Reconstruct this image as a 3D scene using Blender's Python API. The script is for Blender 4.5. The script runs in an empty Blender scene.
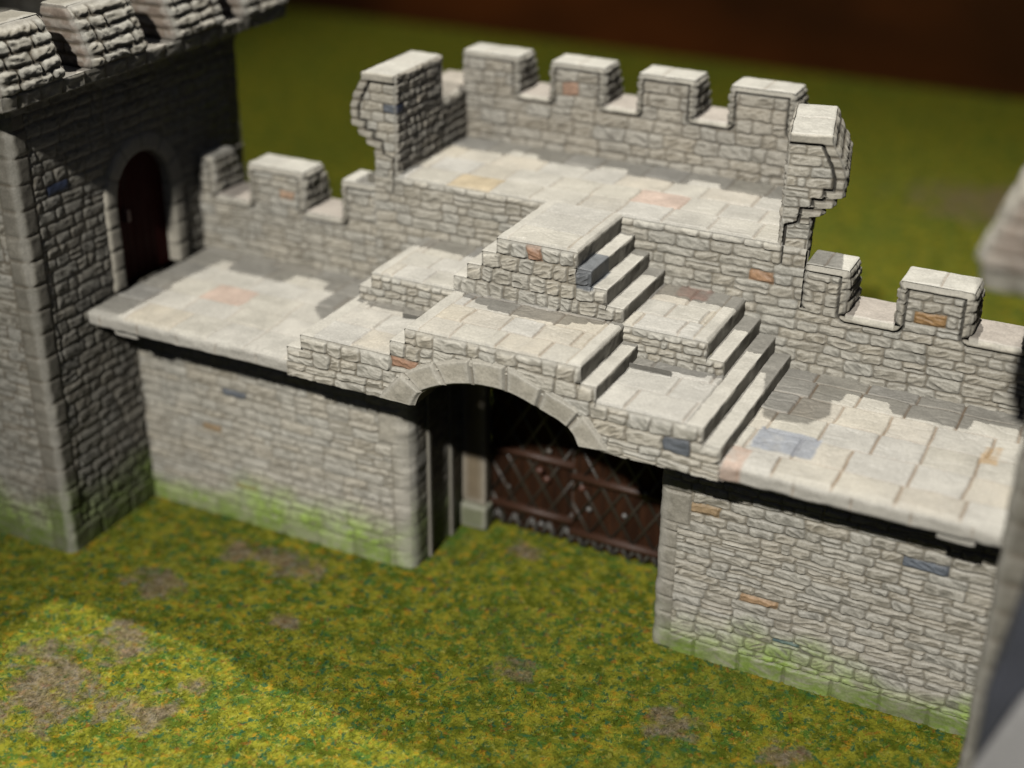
import bpy, math, random
import numpy as np
from mathutils import Matrix, Vector

random.seed(7)
SC = bpy.context.scene
COL = SC.collection

# ------------------------------------------------------------------ dimensions (1 unit is about 5 cm)
ZS, RI = 3.022, 0.178                      # walkway top, riser height
Z = [ZS + RI * i for i in range(9)]
YF, YP, YB, YT, YL = -0.871, 1.494, 3.27, 0.261, 0.25
SLAB_B = 2.84
ZC, ZM = 3.78, 4.285                       # lower crenel and merlon height
UC, UM = 5.12, 5.58                        # upper crenel and merlon height
XL, XR = -5.51, 5.20                       # tower faces
WANG = math.radians(12.5)                  # turn of the right wing

# ------------------------------------------------------------------ noise
def _h(ix, iy, seed):
    n = (ix.astype(np.int64) * 374761393 + iy.astype(np.int64) * 668265263 + seed * 2147483647 + 12345) & 0xFFFFFFFF
    n = ((n ^ (n >> 13)) * 1274126177) & 0xFFFFFFFF
    n = ((n ^ (n >> 16)) * 2246822519) & 0xFFFFFFFF
    return ((n ^ (n >> 15)) & 0xFFFFFF) / float(0xFFFFFF)
def vn(x, y, seed=0):
    x = np.asarray(x, float); y = np.asarray(y, float)
    ix = np.floor(x); iy = np.floor(y); fx = x - ix; fy = y - iy
    fx = fx * fx * fx * (fx * (fx * 6 - 15) + 10); fy = fy * fy * fy * (fy * (fy * 6 - 15) + 10)
    a = _h(ix, iy, seed); b = _h(ix + 1, iy, seed); c = _h(ix, iy + 1, seed); d = _h(ix + 1, iy + 1, seed)
    return (a + (b - a) * fx) * (1 - fy) + (c + (d - c) * fx) * fy
def fbm(x, y, seed=0, oct=3):
    s = 0; am = .5; t = 0
    for k in range(oct):
        s = s + am * vn(x * 2 ** k, y * 2 ** k, seed + 17 * k); t += am; am *= .5
    return s / t
def ss(a, b, x):
    t = np.clip((x - a) / (b - a), 0, 1); return t * t * (3 - 2 * t)
def hs(i, j, seed):
    return _h(np.asarray(i), np.asarray(j), seed)
def mixc(c, d, m):
    return c * (1 - m[:, None]) + np.asarray(d)[None, :] * m[:, None]

# ------------------------------------------------------------------ colours (linear)
STONE = np.array((.395, .366, .300)); STONE_W = np.array((.40, .363, .295))
MORTAR = np.array((.125, .100, .068)); LIGHT = np.array((.60, .575, .505))
FLAG = np.array((.480, .456, .398))
SLATE = (.125, .136, .150); NAVY = (.032, .042, .075); RUST = (.31, .185, .12); OCHRE = (.30, .215, .125)
PINK = (.47, .30, .22); TAN = (.52, .42, .28); MOSS = (.23, .32, .07)

# painted areas of the model: world box, colour, strength, edge softness
PAINT = []
def paint(x, y, z, c, s=.9, e=.02): PAINT.append((x, y, z, np.array(c), s, e))

# ------------------------------------------------------------------ stone patterns; each returns relief height and colour
class Rubble:
    def __init__(s, seed, a, b, row=(.09, .17), length=(.16, .46), H=.028, gap=.006, rows=None, warp=.013, split=.12,
                 base=STONE, mortar=MORTAR, mstr=1., soft=.022, moss=None, special=(), blocks=(), chisel=.017, dust=1.):
        rnd = random.Random(seed)
        s.seed, s.H, s.gap, s.warp, s.base, s.mortar, s.mstr, s.soft = seed, H, gap, warp, np.array(base), np.array(mortar), mstr, soft
        s.moss, s.blocks, s.chisel, s.dust = moss, blocks, chisel, dust
        if rows is None:
            rows = [b[0]]
            while rows[-1] < b[1]: rows.append(rows[-1] + rnd.uniform(*row))
        s.rows = np.array(rows); s.cells = []; s.splits = []
        for i in range(len(rows)):
            e = [a[0] - rnd.uniform(0, length[1])]
            while e[-1] < a[1] + .1: e.append(e[-1] + rnd.uniform(*length) * (1 if rnd.random() > .25 else .6))
            s.cells.append(np.array(e))
            s.splits.append(np.array([rnd.uniform(.35, .65) if rnd.random() < split else 0 for _ in e]))
        s.special = []
        for (x, y, c) in special:
            s.special.append((s.locate(np.array([x]), np.array([y]))[0][0], np.array(c)))
    def locate(s, a, b):
        sd = s.seed
        a2 = a + s.warp * 2 * (vn(a * 5, b * 7, sd) - .5) + s.warp * (vn(a * 14, b * 16, sd + 3) - .5)
        b2 = b + s.warp * 2 * (vn(a * 3.2, b * 4, sd + 5) - .5) + s.warp * .9 * (vn(a * 13, b * 9, sd + 9) - .5)
        r = np.clip(np.searchsorted(s.rows, b2, side='right') - 1, 0, len(s.rows) - 2)
        idn = np.zeros(len(a), np.int64); d = np.zeros(len(a)); rid = np.zeros(len(a), np.int64)
        hw = np.zeros(len(a)); ca = np.zeros(len(a)); cb = np.zeros(len(a))
        for i in np.unique(r):
            m = r == i; e = s.cells[i]; sp = s.splits[i]
            x = a2[m]; y = b2[m]
            k = np.clip(np.searchsorted(e, x, side='right') - 1, 0, len(e) - 2)
            y0, y1 = s.rows[i], s.rows[i + 1]
            lo = np.full(len(x), y0); hi = np.full(len(x), y1); f = sp[k]; ym = y0 + f * (y1 - y0)
            up = (f > 0) & (y > ym); dn = (f > 0) & ~up
            lo[up] = ym[up]; hi[dn] = ym[dn]
            W = (e[k + 1] - e[k]) / 2 - s.gap / 2; Hh = (hi - lo) / 2 - s.gap / 2
            dx = np.abs(x - (e[k] + e[k + 1]) / 2); dy = np.abs(y - (lo + hi) / 2)
            rad = np.minimum(np.minimum(W, Hh) * .75, .035)
            qx = dx - (W - rad); qy = dy - (Hh - rad)
            sdf = np.hypot(np.maximum(qx, 0), np.maximum(qy, 0)) + np.minimum(np.maximum(qx, qy), 0) - rad
            d[m] = -sdf; idn[m] = i * 4096 + k * 2 + up; rid[m] = i
            ca[m] = (x - (e[k] + e[k + 1]) / 2); cb[m] = (y - (lo + hi) / 2)
        return idn, d, ca, cb
    def groove(s, b):
        k = np.clip(np.searchsorted(s.rows, b), 1, len(s.rows) - 1)
        dd = np.minimum(np.abs(b - s.rows[k - 1]), np.abs(b - s.rows[k]))
        return 1 - ss(.0, .035, dd)
    def __call__(s, a, b):
        sd = s.seed
        idn, d, ca, cb = s.locate(a, b)
        r1 = hs(idn, idn * 0 + 1, sd); r2 = hs(idn, idn * 0 + 2, sd); r3 = hs(idn, idn * 0 + 3, sd)
        p = ss(-.006, s.soft, d)
        ang = (r3 - .5) * 1.1
        u = ca * np.cos(ang) + cb * np.sin(ang); v = -ca * np.sin(ang) + cb * np.cos(ang)
        rid = 1 - np.abs(2 * fbm(u * 6 + r1 * 50, v * 21 + r2 * 50, sd + 31, 2) - 1)
        grain = fbm(a * 22, b * 26, sd + 41, 3) - .5
        chis = s.chisel * (rid - .6) * 1.5 + .012 * grain
        h = s.H * (p * (.62 + .38 * r1)) + p * (chis + .09 * (ca * (r2 - .5) + 1.5 * cb * (r3 - .6)))
        tone = .90 + .18 * r2
        col = s.base[None, :] * tone[:, None] * (1 + (r3[:, None] - .5) * np.array([[.06, .0, -.09]]))
        hi = np.clip((rid - .60) * 2.4, -1.3, .8) * p
        col = col * (1 + .27 * hi[:, None] * s.dust)
        col = mixc(col, LIGHT, .30 * s.dust * ss(.55, .9, rid) * p)
        col = mixc(col, LIGHT, .34 * s.dust * (1 - ss(.004, .013, np.abs(d - .016))) * (.35 + .65 * vn(a * 5, b * 5, sd + 66)))
        for (sid, c) in s.special:
            m = (idn == sid)
            cc = c[None, :] * (.75 + .6 * rid[:, None])
            col = np.where(m[:, None], cc, col)
        mm = s.mstr * (1 - ss(-.003, .011, d)) * (.45 + .55 * vn(a * 2.2, b * 2.2, sd + 77))
        col = mixc(col, s.mortar, np.clip(mm, 0, 1))
        # larger dressed blocks laid over the rubble: (a0, a1, rows, joints)
        for (a0, a1, b0, b1, rw, jn) in s.blocks:
            jit = .012 * (vn(a * 6, b * 6, sd + 55) - .5)
            inside = (a > a0 - .001) & (a < a1 + .001) & (b > b0 - .001) & (b < b1)
            if not inside.any(): continue
            bb = b + jit
            rw_ = np.array(rw); k = np.clip(np.searchsorted(rw_, bb) - 1, 0, len(rw_) - 2)
            dv = np.minimum(bb - rw_[k], rw_[k + 1] - bb)
            jn_ = np.array(jn); j = np.clip(np.searchsorted(jn_, a + jit) - 1, 0, len(jn_) - 2)
            du = np.minimum(a + jit - jn_[j], jn_[j + 1] - a - jit)
            db = np.minimum(du, dv); pb = ss(0, .03, db)
            q1 = hs(k, j, sd + 91); gr = fbm(a * 9, b * 11, sd + 93, 3) - .5
            hb = .028 * pb + pb * .018 * gr + .02 * pb * (q1 - .5)
            cbk = s.base[None, :] * (.95 + .22 * (q1[:, None] - .3)) * (1 + .35 * gr[:, None])
            cbk = mixc(cbk, s.mortar, s.mstr * (1 - ss(.002, .017, db)) * .8)
            h = np.where(inside, hb, h); col = np.where(inside[:, None], cbk, col)
        if s.moss is not None:
            zt, wd, st = s.moss
            n = fbm(a * 1.3, b * 1.6, sd + 61, 3)
            m = ss(zt + wd * .5, zt - wd, b + (n - .5) * .9) * (.65 + .35 * ss(.3, .65, fbm(a * 3, b * 3, sd + 63, 2))) * st
            m = m * (.45 + .55 * ss(-.3, .6, hi + .2))
            lum = col.mean(1)
            col = col * (1 - m[:, None]) + (np.array(MOSS)[None, :] * (lum / .33)[:, None]) * m[:, None]
        return h, col

class Course:
    "rows of small dressed stones, for the ends and outer sides of merlons, and coping strips"
    def __init__(s, seed, rows, w=.3, H=.022, base=STONE, mstr=.9):
        s.seed, s.rows, s.w, s.H, s.base, s.mstr = seed, np.array(rows), w, H, np.array(base), mstr
    def groove(s, b):
        k = np.clip(np.searchsorted(s.rows, b), 1, len(s.rows) - 1)
        return 1 - ss(.0, .03, np.minimum(np.abs(b - s.rows[k - 1]), np.abs(b - s.rows[k])))
    def __call__(s, a, b):
        sd = s.seed
        bb = b + .012 * (vn(a * 6, b * 6, sd) - .5)
        k = np.clip(np.searchsorted(s.rows, bb) - 1, 0, len(s.rows) - 2)
        dv = np.minimum(bb - s.rows[k], s.rows[k + 1] - bb)
        off = hs(k, k * 0, sd) * s.w; aa = a + off + .02 * (vn(a * 5, b * 9, sd + 4) - .5)
        j = np.floor(aa / s.w); f = aa / s.w - j; du = np.minimum(f, 1 - f) * s.w
        d = np.minimum(du, dv); p = ss(.0, .032, d)
        q = hs(k * 97 + 5, j, sd + 2); gr = fbm(a * 10, b * 14, sd + 7, 3)
        rid = 1 - np.abs(2 * vn(a * 7 + q * 20, b * 18, sd + 8) - 1)
        h = s.H * p * (.7 + .5 * q) + p * (.02 * (gr - .5) + .012 * (rid - .5))
        col = s.base[None, :] * (.85 + .25 * q[:, None]) * (.8 + .4 * gr[:, None])
        col = mixc(col, LIGHT, .35 * p * ss(.55, .9, rid))
        col = mixc(col, MORTAR, s.mstr * (1 - ss(.002, .018, d)))
        return h, col

class Smooth:
    "plain dressed stone (copings, risers, treads)"
    def __init__(s, seed, base=FLAG, amp=.010, joints=None, axis=0, joint_col=(.30, .22, .15)):
        s.seed, s.base, s.amp, s.joints, s.axis, s.jc = seed, np.array(base), amp, joints, axis, joint_col
    def groove(s, b): return np.zeros(np.shape(b))
    def __call__(s, a, b):
        n = fbm(a * 6, b * 6, s.seed, 4); n2 = fbm(a * 1.7, b * 1.7, s.seed + 8, 2); st = fbm(a * 24, b * 24, s.seed + 5, 2)
        h = s.amp * (n - .5) * 1.6 + .004 * (st - .5)
        col = s.base[None, :] * (.90 + .2 * n[:, None]) * (.92 + .16 * n2[:, None])
        if s.joints is not None:
            t = (a if s.axis == 0 else b) + .014 * (vn(a * 8, b * 8, s.seed + 3) - .5)
            d = np.min(np.abs(t[:, None] - np.array(s.joints)[None, :]), axis=1)
            h = h - .022 * (1 - ss(0, .017, d)); col = mixc(col, s.jc, .65 * (1 - ss(.002, .014, d)))
        return h, col

class Flags:
    "paving flags in running bond; rows run along x"
    def __init__(s, seed, rows, w=(.5, .72), base=FLAG, special=(), jstr=.55, x0=-6, x1=6):
        rnd = random.Random(seed); s.seed, s.base, s.rows, s.jstr = seed, np.array(base), np.array(rows), jstr
        s.cells = []
        for i in range(len(rows)):
            e = [x0 - rnd.uniform(0, w[1])]
            while e[-1] < x1: e.append(e[-1] + rnd.uniform(*w))
            s.cells.append(np.array(e))
        s.special = [(s.loc(np.array([x]), np.array([y]))[0][0], np.array(c)) for (x, y, c) in special]
    def groove(s, b): return np.zeros(np.shape(b))
    def loc(s, a, b):
        w = .02
        a2 = a + w * (vn(a * 4, b * 5, s.seed) - .5); b2 = b + w * (vn(a * 5, b * 4, s.seed + 2) - .5)
        r = np.clip(np.searchsorted(s.rows, b2) - 1, 0, len(s.rows) - 2)
        idn = np.zeros(len(a), np.int64); du = np.zeros(len(a)); dv = np.minimum(b2 - s.rows[r], s.rows[r + 1] - b2)
        for i in np.unique(r):
            m = r == i; e = s.cells[i]; k = np.clip(np.searchsorted(e, a2[m]) - 1, 0, len(e) - 2)
            du[m] = np.minimum(a2[m] - e[k], e[k + 1] - a2[m]); idn[m] = i * 4096 + k
        return idn, du, dv
    def __call__(s, a, b):
        sd = s.seed; idn, du, dv = s.loc(a, b)
        r1 = hs(idn, idn * 0, sd); r2 = hs(idn, idn * 0 + 1, sd); r3 = hs(idn, idn * 0 + 2, sd)
        n = fbm(a * 4.5, b * 4.5, sd + 11, 4); fine = fbm(a * 20, b * 20, sd + 13, 3); cl = 1 - np.abs(2 * fbm(a * 2.2 + r1 * 9, b * 3.4, sd + 17, 3) - 1)
        d = np.minimum(du, dv * 1.6); p = ss(.0, .022, d)
        h = .024 * p + .016 * (n - .5) + .006 * (fine - .5) + .010 * (r1 - .5) * p - .006 * ss(.9, 1, cl)
        col = s.base[None, :] * (.93 + .11 * r1[:, None]) * (.84 + .32 * n[:, None])
        col = col * (1 + (r2[:, None] - .5) * np.array([[.03, .01, -.05]]))
        col = mixc(col, TAN, .34 * ss(.72, .95, r3) * (.4 + .6 * n))
        col = mixc(col, (.46, .44, .40), .18 * ss(.18, .05, r3) + .14 * ss(.52, .68, fbm(a * .9, b * 1.3, sd + 23, 2)))
        for (sid, c) in s.special:
            m = (idn == sid); col = np.where(m[:, None], c[None, :] * (.72 + .5 * n[:, None]), col)
        jr = .35 + .65 * vn(a * 1.6 + 4, b * 1.6, sd + 29)
        jm = np.maximum((1 - ss(.004, .020, du)), .6 * (1 - ss(.002, .014, dv))) * jr * s.jstr
        col = mixc(col, (.27, .185, .115), np.clip(jm, 0, 1))
        return h, col

def seg_dist(a, b, segs):
    d = np.full(len(a), 9.)
    for (x0, y0, x1, y1) in segs:
        L2 = (x1 - x0) ** 2 + (y1 - y0) ** 2 + 1e-12
        t = np.clip(((a - x0) * (x1 - x0) + (b - y0) * (y1 - y0)) / L2, 0, 1)
        d = np.minimum(d, np.hypot(a - x0 - t * (x1 - x0), b - y0 - t * (y1 - y0)))
    return d

class Seamed:
    "a wall pattern with the moulded seam that runs a hand's breadth inside the skyline, and the dressed margin outside it"
    def __init__(s, inner, segs, off=.085, seed=3, rows=None, extra=()):
        s.i, s.segs, s.off, s.seed, s.rows, s.extra = inner, segs, off, seed, np.array(rows), extra
    def groove(s, b): return s.i.groove(b)
    def __call__(s, a, b):
        h, col = s.i(a, b); d = seg_dist(a, b, s.segs)
        out = d < s.off
        # margin stones: cut by short joints across the strip
        k = np.clip(np.searchsorted(s.rows, b) - 1, 0, len(s.rows) - 2)
        dv = np.minimum(b - s.rows[k], s.rows[k + 1] - b)
        top = np.zeros(len(a)) + 1
        g = fbm(a * 9, b * 9, s.seed, 3)
        vert = np.zeros(len(a), bool); best = np.full(len(a), 9.)
        for sg in s.segs:
            ds = seg_dist(a, b, [sg]); isv = abs(sg[0] - sg[2]) < 1e-6
            m = ds < best; best = np.where(m, ds, best); vert = np.where(m, isv, vert)
        jv = np.where(vert, 1 - ss(.002, .02, dv), 0)
        ho = .030 + .014 * (g - .5) - .03 * jv
        co = (STONE * 1.16)[None, :] * (.82 + .36 * g[:, None]); co = mixc(co, MORTAR, .7 * jv)
        h = np.where(out, ho, h); col = np.where(out[:, None], co, col)
        sm = 1 - ss(.009, .020, np.abs(d - s.off))
        if len(s.extra): sm = np.maximum(sm, 1 - ss(.006, .014, seg_dist(a, b, s.extra)))
        h = h * (1 - sm) - .045 * sm
        col = mixc(col, (.022, .02, .018), sm * (.55 + .45 * vn(a * 2.7, b * 2.7, s.seed + 6)))
        return h, col

# ------------------------------------------------------------------ mesh building
class Part:
    def __init__(s): s.V = []; s.F = []; s.C = []; s.n = 0
    def add(s, v, f, c):
        s.V.append(v); s.F.append(f + s.n); s.C.append(c); s.n += len(v)
    def patch(s, O, A, B, N, ar, lo, hi, step, pat, uv, edges='', r=.022, off=None, stepb=None, relief=1., gro=None):
        """a sheet of relief: point = O + A*a + B*b, a in ar, b between lo(a) and hi(a); edges named in
        'edges' (l, r, b, t) are rounded so that two sheets meeting at a corner share one line"""
        O, A, B, N = (np.array(q, float) for q in (O, A, B, N))
        na = max(2, int(math.ceil((ar[1] - ar[0]) / step)))
        aa = np.linspace(ar[0], ar[1], na + 1)
        L = np.array([lo(x) for x in aa]) if callable(lo) else np.full(na + 1, float(lo))
        H = np.array([hi(x) for x in aa]) if callable(hi) else np.full(na + 1, float(hi))
        nb = max(2, int(math.ceil((H - L).max() / (stepb or step))))
        tt = np.linspace(0, 1, nb + 1)
        ga = np.repeat(aa[:, None], nb + 1, 1); gb = L[:, None] + (H - L)[:, None] * tt[None, :]
        gl = np.repeat(L[:, None], nb + 1, 1); gh = np.repeat(H[:, None], nb + 1, 1)
        ga, gb, gl, gh = ga.ravel(), gb.ravel(), gl.ravel(), gh.ravel()
        def world(a, b): return O[None, :] + a[:, None] * A[None, :] + b[:, None] * B[None, :]
        def uvof(W): return {'xz': (W[:, 0], W[:, 2]), 'yz': (W[:, 1], W[:, 2]), 'xy': (W[:, 0], W[:, 1])}[uv]
        W = world(ga, gb)
        def rad(edge_w):
            rr = r * (.75 + .6 * vn(edge_w @ np.array([9., 5., 3.]), edge_w @ np.array([2., 4., 9.]), 5))
            if uv != 'xy': rr = rr * (1 + 1.1 * (gro or pat.groove)(edge_w[:, 2]))
            return rr
        drop = np.zeros(len(ga)); fade = np.ones(len(ga)); na_, nb_ = ga.copy(), gb.copy(); wear = np.zeros(len(ga))
        for e, dist, sgn, ax in (('l', ga - ar[0], 1, 0), ('r', ar[1] - ga, -1, 0), ('b', gb - gl, 1, 1), ('t', gh - gb, -1, 1)):
            if e not in edges: continue
            if e == 'l': ew = world(np.full_like(ga, ar[0]), gb)
            elif e == 'r': ew = world(np.full_like(ga, ar[1]), gb)
            elif e == 'b': ew = world(ga, gl)
            else: ew = world(ga, gh)
            rr = rad(ew); shift = .293 * rr * np.exp(-np.maximum(dist, 0) / (rr * 1.0))
            if ax == 0: na_ = na_ + sgn * shift
            else: nb_ = nb_ + sgn * shift
            dd = np.minimum(dist + shift, rr)
            drop = drop + (rr - np.sqrt(np.maximum(rr * rr - (rr - dd) ** 2, 0)))
            fade = fade * ss(0, 1.3, dist / (rr * 1.2)); wear = np.maximum(wear, 1 - ss(.4, 1.6, dist / rr))
        ua, ub = uvof(W)
        h, col = pat(ua, ub)
        col = mixc(col, LIGHT, .35 * wear)
        P = world(na_, nb_) + N[None, :] * (h * fade * relief - drop)[:, None]
        if off is not None: P = P + N[None, :] * off(ga, gb)[:, None]
        for (bx, by, bz, c, st, ed) in PAINT:
            m = np.ones(len(P))
            jit = ed * 1.6 * (fbm(W @ np.array([8., 3, 2]), W @ np.array([1., 7, 5]), 9, 2) - .5)
            for q, rng in zip(range(3), (bx, by, bz)):
                m = m * ss(-ed, ed, P[:, q] - rng[0] + jit) * ss(-ed, ed, rng[1] - P[:, q] + jit)
            if m.max() > 0:
                tex = .7 + .6 * fbm(W @ np.array([9., 4, 3]), W @ np.array([2., 9, 7]), 19, 3)
                col = col * (1 - st * m[:, None]) + c[None, :] * tex[:, None] * (st * m)[:, None]
        i, j = np.meshgrid(np.arange(na), np.arange(nb), indexing='ij'); q = (i * (nb + 1) + j).ravel()
        f = np.stack([q, q + nb + 1, q + nb + 2, q + 1], 1)
        if np.dot(np.cross(A, B), N) < 0: f = f[:, ::-1]
        s.add(P, f, col); return s
    def quad(s, pts, col):
        s.add(np.array(pts, float), np.array([[0, 1, 2, 3]]), np.repeat(np.array(col, float)[None, :], 4, 0)); return s
    def box(s, lo, hi, col, bev=.02, n=4):
        "a closed block with softly rounded edges"
        x0, y0, z0 = lo; x1, y1, z1 = hi
        P = Smooth(int(abs(x0 * 31 + z0 * 17 + y0 * 7)) + 3, base=col, amp=.006)
        st = max(.03, min(.12, max(x1 - x0, y1 - y0, z1 - z0) / 12))
        X, Y, Zz = (1, 0, 0), (0, 1, 0), (0, 0, 1)
        kw = dict(edges='lrbt', r=bev)
        s.patch((x0, y0, z0), X, Zz, (0, -1, 0), (0, x1 - x0), 0, z1 - z0, st, P, 'xz', **kw)
        s.patch((x0, y1, z0), X, Zz, (0, 1, 0), (0, x1 - x0), 0, z1 - z0, st, P, 'xz', **kw)
        s.patch((x0, y0, z0), Y, Zz, (-1, 0, 0), (0, y1 - y0), 0, z1 - z0, st, P, 'yz', **kw)
        s.patch((x1, y0, z0), Y, Zz, (1, 0, 0), (0, y1 - y0), 0, z1 - z0, st, P, 'yz', **kw)
        s.patch((x0, y0, z1), X, Y, (0, 0, 1), (0, x1 - x0), 0, y1 - y0, st, P, 'xy', **kw)
        s.patch((x0, y0, z0), X, Y, (0, 0, -1), (0, x1 - x0), 0, y1 - y0, st, P, 'xy', **kw)
        return s
    def build(s, name, mat, parent=None, origin=(0, 0, 0)):
        V = np.concatenate(s.V) - np.array(origin)[None, :]; F = np.concatenate(s.F); C = np.concatenate(s.C)
        me = bpy.data.meshes.new(name)
        me.vertices.add(len(V)); me.vertices.foreach_set('co', V.astype(np.float32).ravel())
        me.loops.add(F.size); me.loops.foreach_set('vertex_index', F.astype(np.int32).ravel())
        me.polygons.add(len(F)); me.polygons.foreach_set('loop_start', np.arange(0, F.size, 4, dtype=np.int32))
        me.polygons.foreach_set('use_smooth', np.ones(len(F), bool))
        at = me.color_attributes.new('Col', 'FLOAT_COLOR', 'POINT')
        at.data.foreach_set('color', np.concatenate([np.clip(C, 0, 1), np.ones((len(C), 1))], 1).astype(np.float32).ravel())
        me.update(calc_edges=True); me.validate()
        me.materials.append(mat)
        o = bpy.data.objects.new(name, me); COL.objects.link(o)
        if parent is not None: o.parent = parent
        return o

def empty(name, label, cat, group=None):
    o = bpy.data.objects.new(name, None); COL.objects.link(o)
    o['label'] = label; o['category'] = cat
    if group: o['group'] = group
    return o

# ------------------------------------------------------------------ materials
def nd(nt, t, **k):
    n = nt.nodes.new(t)
    for a, b in k.items():
        if a in n.inputs: n.inputs[a].default_value = b
        else: setattr(n, a, b)
    return n
def painted(name, rough=.52, bump=.25, spec=.35):
    m = bpy.data.materials.new(name); m.use_nodes = True; nt = m.node_tree; b = nt.nodes['Principled BSDF']
    at = nd(nt, 'ShaderNodeVertexColor', layer_name='Col')
    tc = nd(nt, 'ShaderNodeTexCoord')
    n1 = nd(nt, 'ShaderNodeTexNoise', Scale=38., Detail=5., Roughness=.65); nt.links.new(tc.outputs['Object'], n1.inputs['Vector'])
    n2 = nd(nt, 'ShaderNodeTexNoise', Scale=2.3, Detail=4.); nt.links.new(tc.outputs['Object'], n2.inputs['Vector'])
    mr = nd(nt, 'ShaderNodeMapRange'); mr.inputs[1].default_value = .25; mr.inputs[2].default_value = .75; mr.inputs[3].default_value = .80; mr.inputs[4].default_value = 1.20
    nt.links.new(n1.outputs[0], mr.inputs[0])
    mr2 = nd(nt, 'ShaderNodeMapRange'); mr2.inputs[1].default_value = .3; mr2.inputs[2].default_value = .7; mr2.inputs[3].default_value = .90; mr2.inputs[4].default_value = 1.08
    nt.links.new(n2.outputs[0], mr2.inputs[0])
    mu = nd(nt, 'ShaderNodeMath', operation='MULTIPLY'); nt.links.new(mr.outputs[0], mu.inputs[0]); nt.links.new(mr2.outputs[0], mu.inputs[1])
    vm = nd(nt, 'ShaderNodeVectorMath', operation='SCALE'); nt.links.new(at.outputs[0], vm.inputs[0]); nt.links.new(mu.outputs[0], vm.inputs['Scale'])
    nt.links.new(vm.outputs[0], b.inputs['Base Color'])
    bp = nd(nt, 'ShaderNodeBump', Strength=bump, Distance=.02); nt.links.new(n1.outputs[0], bp.inputs['Height']); nt.links.new(bp.outputs[0], b.inputs['Normal'])
    rr = nd(nt, 'ShaderNodeMapRange'); rr.inputs[1].default_value = .3; rr.inputs[2].default_value = .7; rr.inputs[3].default_value = rough - .1; rr.inputs[4].default_value = rough + .14
    nt.links.new(n2.outputs[0], rr.inputs[0]); nt.links.new(rr.outputs[0], b.inputs['Roughness'])
    b.inputs['Specular IOR Level'].default_value = spec
    return m
M_STONE = painted('painted_stone')
M_WOOD = painted('painted_wood', .45, .3, .4)
M_DARKWOOD = painted('dark_gate_wood', .7, .3, .10)
M_METAL = painted('painted_metal', .38, .2, .6)

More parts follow.
